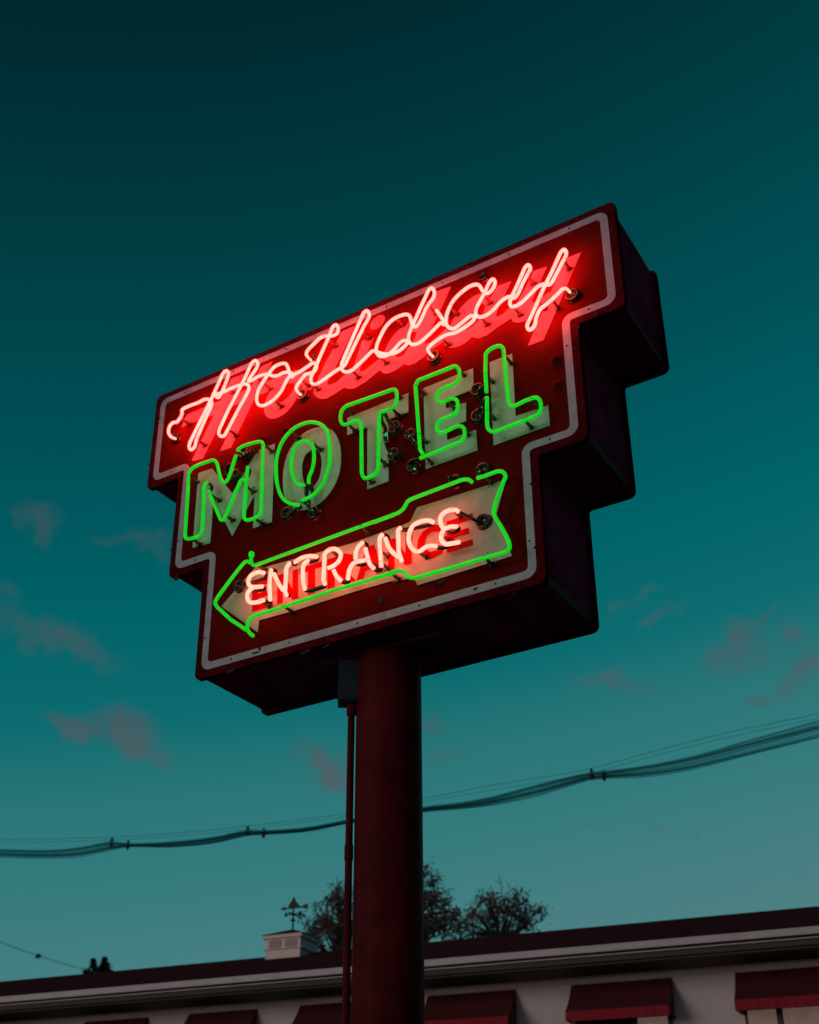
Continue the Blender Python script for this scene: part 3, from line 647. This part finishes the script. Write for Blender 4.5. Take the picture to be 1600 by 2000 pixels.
# ------------------------------------------------------------------ trees
Mbk = mat('grey_bark', (.075, .062, .066), .9, bump=.5, bscale=20)
Mlf = mat('sparse_red_brown_leaves', (.24, .15, .135), .8, var=.5, vscale=3)
Mev = mat('dark_evergreen_needles', (.012, .022, .014), .9, var=.4, vscale=4)
def tree(tx, lobes, dist, seed, label, leafn=2100, bare=()):
    """trunk and limbs that reach a lumpy crown; lobes = (x, y, radius) as seen over the roof, turned into metres at the tree's distance"""
    rnd = random.Random(seed)
    def at(x, y):
        d = ray(x, y); return Vector(tuple(CAM + d * (dist / math.hypot(d[0], d[1]))))
    base = at(tx, 1850); side = (at(tx + 1, 1850) - base); k = side.length; side.normalize(); deep = Vector((-side.y, side.x, 0)).normalized()
    bx, by = base.x, base.y
    t = empty('tree', (bx, by, 0)); tag(t, label, 'tree', 'autumn trees behind the motel roof')
    L3 = [(at(x, y), r * k * 1.08) for x, y, r in lobes]
    ztop = max(c.z for c, r in L3); z0 = min(c.z - r for c, r in L3) - .4
    ends = []
    wts = [r ** 2 for c, r in L3]
    for i in range(230):
        c, r = rnd.choices(L3, wts)[0]
        v = Vector((rnd.gauss(0, 1), rnd.gauss(0, 1), rnd.gauss(0, 1))).normalized() * r * rnd.random() ** .45
        ends.append(c + side * v.x + Vector((0, 0, v.z)) + deep * v.y * 1.5)
    for x, y in bare: ends.append(at(x, y) + deep * rnd.uniform(-.4, .4))
    trunk_top = Vector((bx, by, z0 + .55 * (ztop - z0)))
    parts = [sweep([(bx, by, 0), (bx + .05, by, z0 * .5), (bx - .03, by, z0), tuple(trunk_top)], [.20, .16, .12, .05], 8, cap=False)]
    def arc(a, b, r0, r1, n=7, up=.18):
        P = []
        for i in range(n + 1):
            f = i / n; p = a.lerp(b, f) + Vector((rnd.gauss(0, .02), rnd.gauss(0, .02), 0)) * (b - a).length; p.z += up * math.sin(math.pi * f) * (b - a).length * .5
            P.append(p)
        P[0] = a; P[-1] = b
        return sweep(P, [r0 + (r1 - r0) * i / n for i in range(n + 1)], 5, cap=False), P
    limbs = [rnd.choice(ends) for _ in range(26)]; nodes = []
    for e in limbs:
        f = rnd.uniform(-.25, 1.0); a = Vector((bx, by, z0 + f * (trunk_top.z - z0)))
        sw, P = arc(a, e, .055, .014, 9, rnd.uniform(-.1, .3)); parts.append(sw); nodes += P[2:]
    for e in ends:
        c = [n for n in nodes if n.z < e.z + .25] or nodes
        a = min(c, key=lambda n: (n - e).length + rnd.random() * .35)
        if (a - e).length < .03: continue
        sw, P = arc(a, e, .014, .0065, 5, rnd.uniform(-.2, .2)); parts.append(sw)
        if rnd.random() < .5: nodes += P[2:4]
        if rnd.random() < .6:
            b = P[3] + Vector((rnd.gauss(0, .14), rnd.gauss(0, .14), rnd.gauss(.06, .12))); parts.append(arc(P[3], b, .009, .005, 3)[0])
    obj('trunk', join(*parts), Mbk, t)
    LV = []; LF = []; ne = len(ends) - len(bare); dens = [rnd.random() ** 1.6 for _ in range(ne)]
    for i in rnd.choices(range(ne), dens, k=leafn):
        c = ends[i] + Vector((rnd.gauss(0, .085), rnd.gauss(0, .085), rnd.gauss(0, .07)))
        s = rnd.uniform(.022, .052); a = Vector((rnd.gauss(0, 1), rnd.gauss(0, 1), rnd.gauss(0, 1))).normalized(); b = a.orthogonal().normalized()
        n0 = len(LV); LV += [c - a * s, c + b * s * .6, c + a * s, c - b * s * .6]; LF.append((n0, n0 + 1, n0 + 2, n0 + 3))
    obj('crown', (LV, LF), Mlf, t)
tree(668, [(655,1755,30),(635,1795,36),(660,1832,50),(692,1770,40),(612,1825,26),(600,1795,12)], 27, 3, 'sparse red-brown tree showing between the cupola and the pole', bare=[(660,1722),(640,1740),(590,1800)])
tree(820, [(838,1714,22),(850,1758,32),(868,1805,36),(808,1740,38),(815,1805,42)], 27, 5, 'tallest thin-leaved tree, rising from behind the sign pole', bare=[(838,1690),(868,1712),(884,1742)])
tree(975, [(930,1782,32),(965,1772,32),(1010,1776,36),(1040,1797,28),(985,1815,48),(1060,1783,9),(915,1818,30)], 29, 11, 'round-headed bare-twigged tree right of the pole above the roof', leafn=2500, bare=[(957,1722),(975,1714),(945,1735),(990,1730),(1035,1745),(1068,1775),(1005,1735)])
def evergreen(x, ytop, dist, w, seed, label):
    rnd = random.Random(seed); d = ray(x, ytop); hd = math.hypot(d[0], d[1]); top = CAM + d * (dist / hd); H = top[2]; bx, by = top[0], top[1]
    t = empty('pine_tree', (bx, by, 0)); tag(t, label, 'tree', 'far pine tops above the roof')
    obj('trunk', sweep([(bx, by, 0), (bx, by, H * .5), (bx, by, H * .985)], [H * .018, H * .010, .02], 8), Mbk, t)
    bumps = [(rnd.uniform(0, 6.28), rnd.uniform(.88, .97), rnd.uniform(.12, .28)) for _ in range(7)]
    V = []; F = []
    for i in range(2600):
        h = 1 - .75 * rnd.random() ** 2.2; z = H * h; rad = H * (1 - h) * .34 * w * (.30 + .75 * abs(math.sin(h * 60 + seed)) ** 1.5) + .02
        a = rnd.uniform(0, 6.283); r = rad * math.sqrt(rnd.random()); c = Vector((bx + r * math.cos(a), by + r * math.sin(a), z - r * .25))
        if i % 3 == 0:
            ba, bh, br_ = rnd.choice(bumps); c = Vector((bx + .22 * math.cos(ba) + rnd.gauss(0, br_ * .5), by + .22 * math.sin(ba), H * bh + rnd.gauss(0, br_ * .5)))
        s = rnd.uniform(.04, .11); o = Vector((math.cos(a), math.sin(a), rnd.uniform(-.5, .3))).normalized(); b = o.orthogonal().normalized()
        n0 = len(V); V += [c - o * s, c + b * s * .4, c + o * s, c - b * s * .4]; F.append((n0, n0 + 1, n0 + 2, n0 + 3))
    obj('crown', (V, F), Mev, t)
evergreen(183, 1873, 46, 2.0, 1, 'left and thinner of the two dark pine tops above the roof')
evergreen(205, 1870, 46, 2.6, 4, 'right and bushier of the two dark pine tops above the roof')

# ------------------------------------------------------------------ overhead lines
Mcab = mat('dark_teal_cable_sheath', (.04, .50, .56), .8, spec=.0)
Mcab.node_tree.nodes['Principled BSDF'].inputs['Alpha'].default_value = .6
KA = on_z(0, 1665, 7.6); KB = on_z(1600, 1425, 7.6); kd = KB - KA; kd = kd / np.linalg.norm(kd); kn = np.array([-kd[1], kd[0], 0.])
def on_k(x, y, o=0.):
    d = ray(x, y); t = ((KA + kn * o - CAM) @ kn) / (d @ kn); return CAM + d * t
TOP = [(0,1641),(120,1638),(240,1634),(360,1626),(480,1614),(580,1602),(670,1590),(830,1560),(950,1536),(1150,1502),(1250,1475),(1400,1436),(1600,1394)]
A_ = [(0,1660),(100,1661),(160,1655),(218,1644),(250,1648),(330,1645),(420,1635),(484,1622),(515,1623),(600,1617),(670,1604),(830,1577),(900,1569),(960,1558),(1050,1534),(1156,1509),(1180,1507),(1260,1496),(1350,1478),(1450,1450),(1600,1409)]
C_ = [(0,1674),(100,1676),(160,1673),(218,1660),(250,1654),(330,1655),(420,1647),(484,1632),(515,1630),(600,1624),(670,1610),(830,1585),(900,1579),(960,1572),(1050,1554),(1156,1522),(1180,1520),(1260,1518),(1350,1504),(1450,1479),(1600,1441)]
kb = empty('cable_bundle', tuple(KA)); kb.location.z = 0; kb.location = Vector(tuple(KA))
tag(kb, 'sagging bundle of dark overhead cables with spacer clamps crossing the sky', 'cables')
def ext(P):
    (x0, y0), (x1, y1) = P[0], P[1]; (xa, ya), (xb, yb) = P[-2], P[-1]
    return [(x0 - 260, y0 - (y1 - y0) * 260 / (x1 - x0))] + P + [(xb + 220, yb + (yb - ya) / (xb - xa) * 220)]
def cable(P, o, r):
    Q = smoothpath([on_k(x, y, o) for x, y in ext(P)], .25)
    Q = np.vstack([Q[0] + (Q[0] - Q[1]) / .25 * 35, Q, Q[-1] + (Q[-1] - Q[-2]) / .25 * 35]); obj('cable', sweep(Q, r, 6), Mcab, kb, smooth=True)
cable(TOP, .1, .0045)
cable([(x, y + (9 if x > 900 else 6)) for x, y in TOP], .1, .0035)
for i, t in enumerate((0, .13, .25, .38, .5, .62, .74, .88, 1.0)):
    cable([(a[0], a[1] + (c[1] - a[1]) * (t + .05 * math.sin(i * 5 + a[0] * .006))) for a, c in zip(A_, C_)], .02 * i, (.014, .008, .011, .009, .014, .008, .011, .009, .008)[i])
for x, y in ((218,1646),(250,1651),(484,1624),(515,1628),(1156,1512),(1180,1516)):
    p = Vector(tuple(on_k(x, y, .05))); 
    obj('clamp', join(sweep([p + Vector((0, 0, -.075)), p + Vector((0, 0, -.03)), p + Vector((0, 0, .03)), p + Vector((0, 0, .09))], [.014, .032, .032, .012], 8)), M_dark, kb)
sw = [on_z(-200, 1762, 7.0), ]
SA = np.array(on_z(-160, 1776, 8.2)); 
def on_s(x, y):
    d = ray(x, y); return CAM + d * (34 / math.hypot(d[0], d[1]))
svc = empty('service_wire', tuple(on_s(75, 1867))); tag(svc, 'single thin wire slanting down to the roof at lower left', 'wire')
obj('wire', sweep(smoothpath([on_s(x, y) for x, y in ((-160,1772),(0,1840),(75,1867),(165,1894),(300,1925))], .5), .012, 6), Mcab, svc)
p = Vector(tuple(on_s(75, 1867)))
obj('insulator', sweep([p + Vector((-.09, 0, -.03)), p, p + Vector((.09, 0, -.03))], [.03, .07, .03], 8), M_dark, svc)
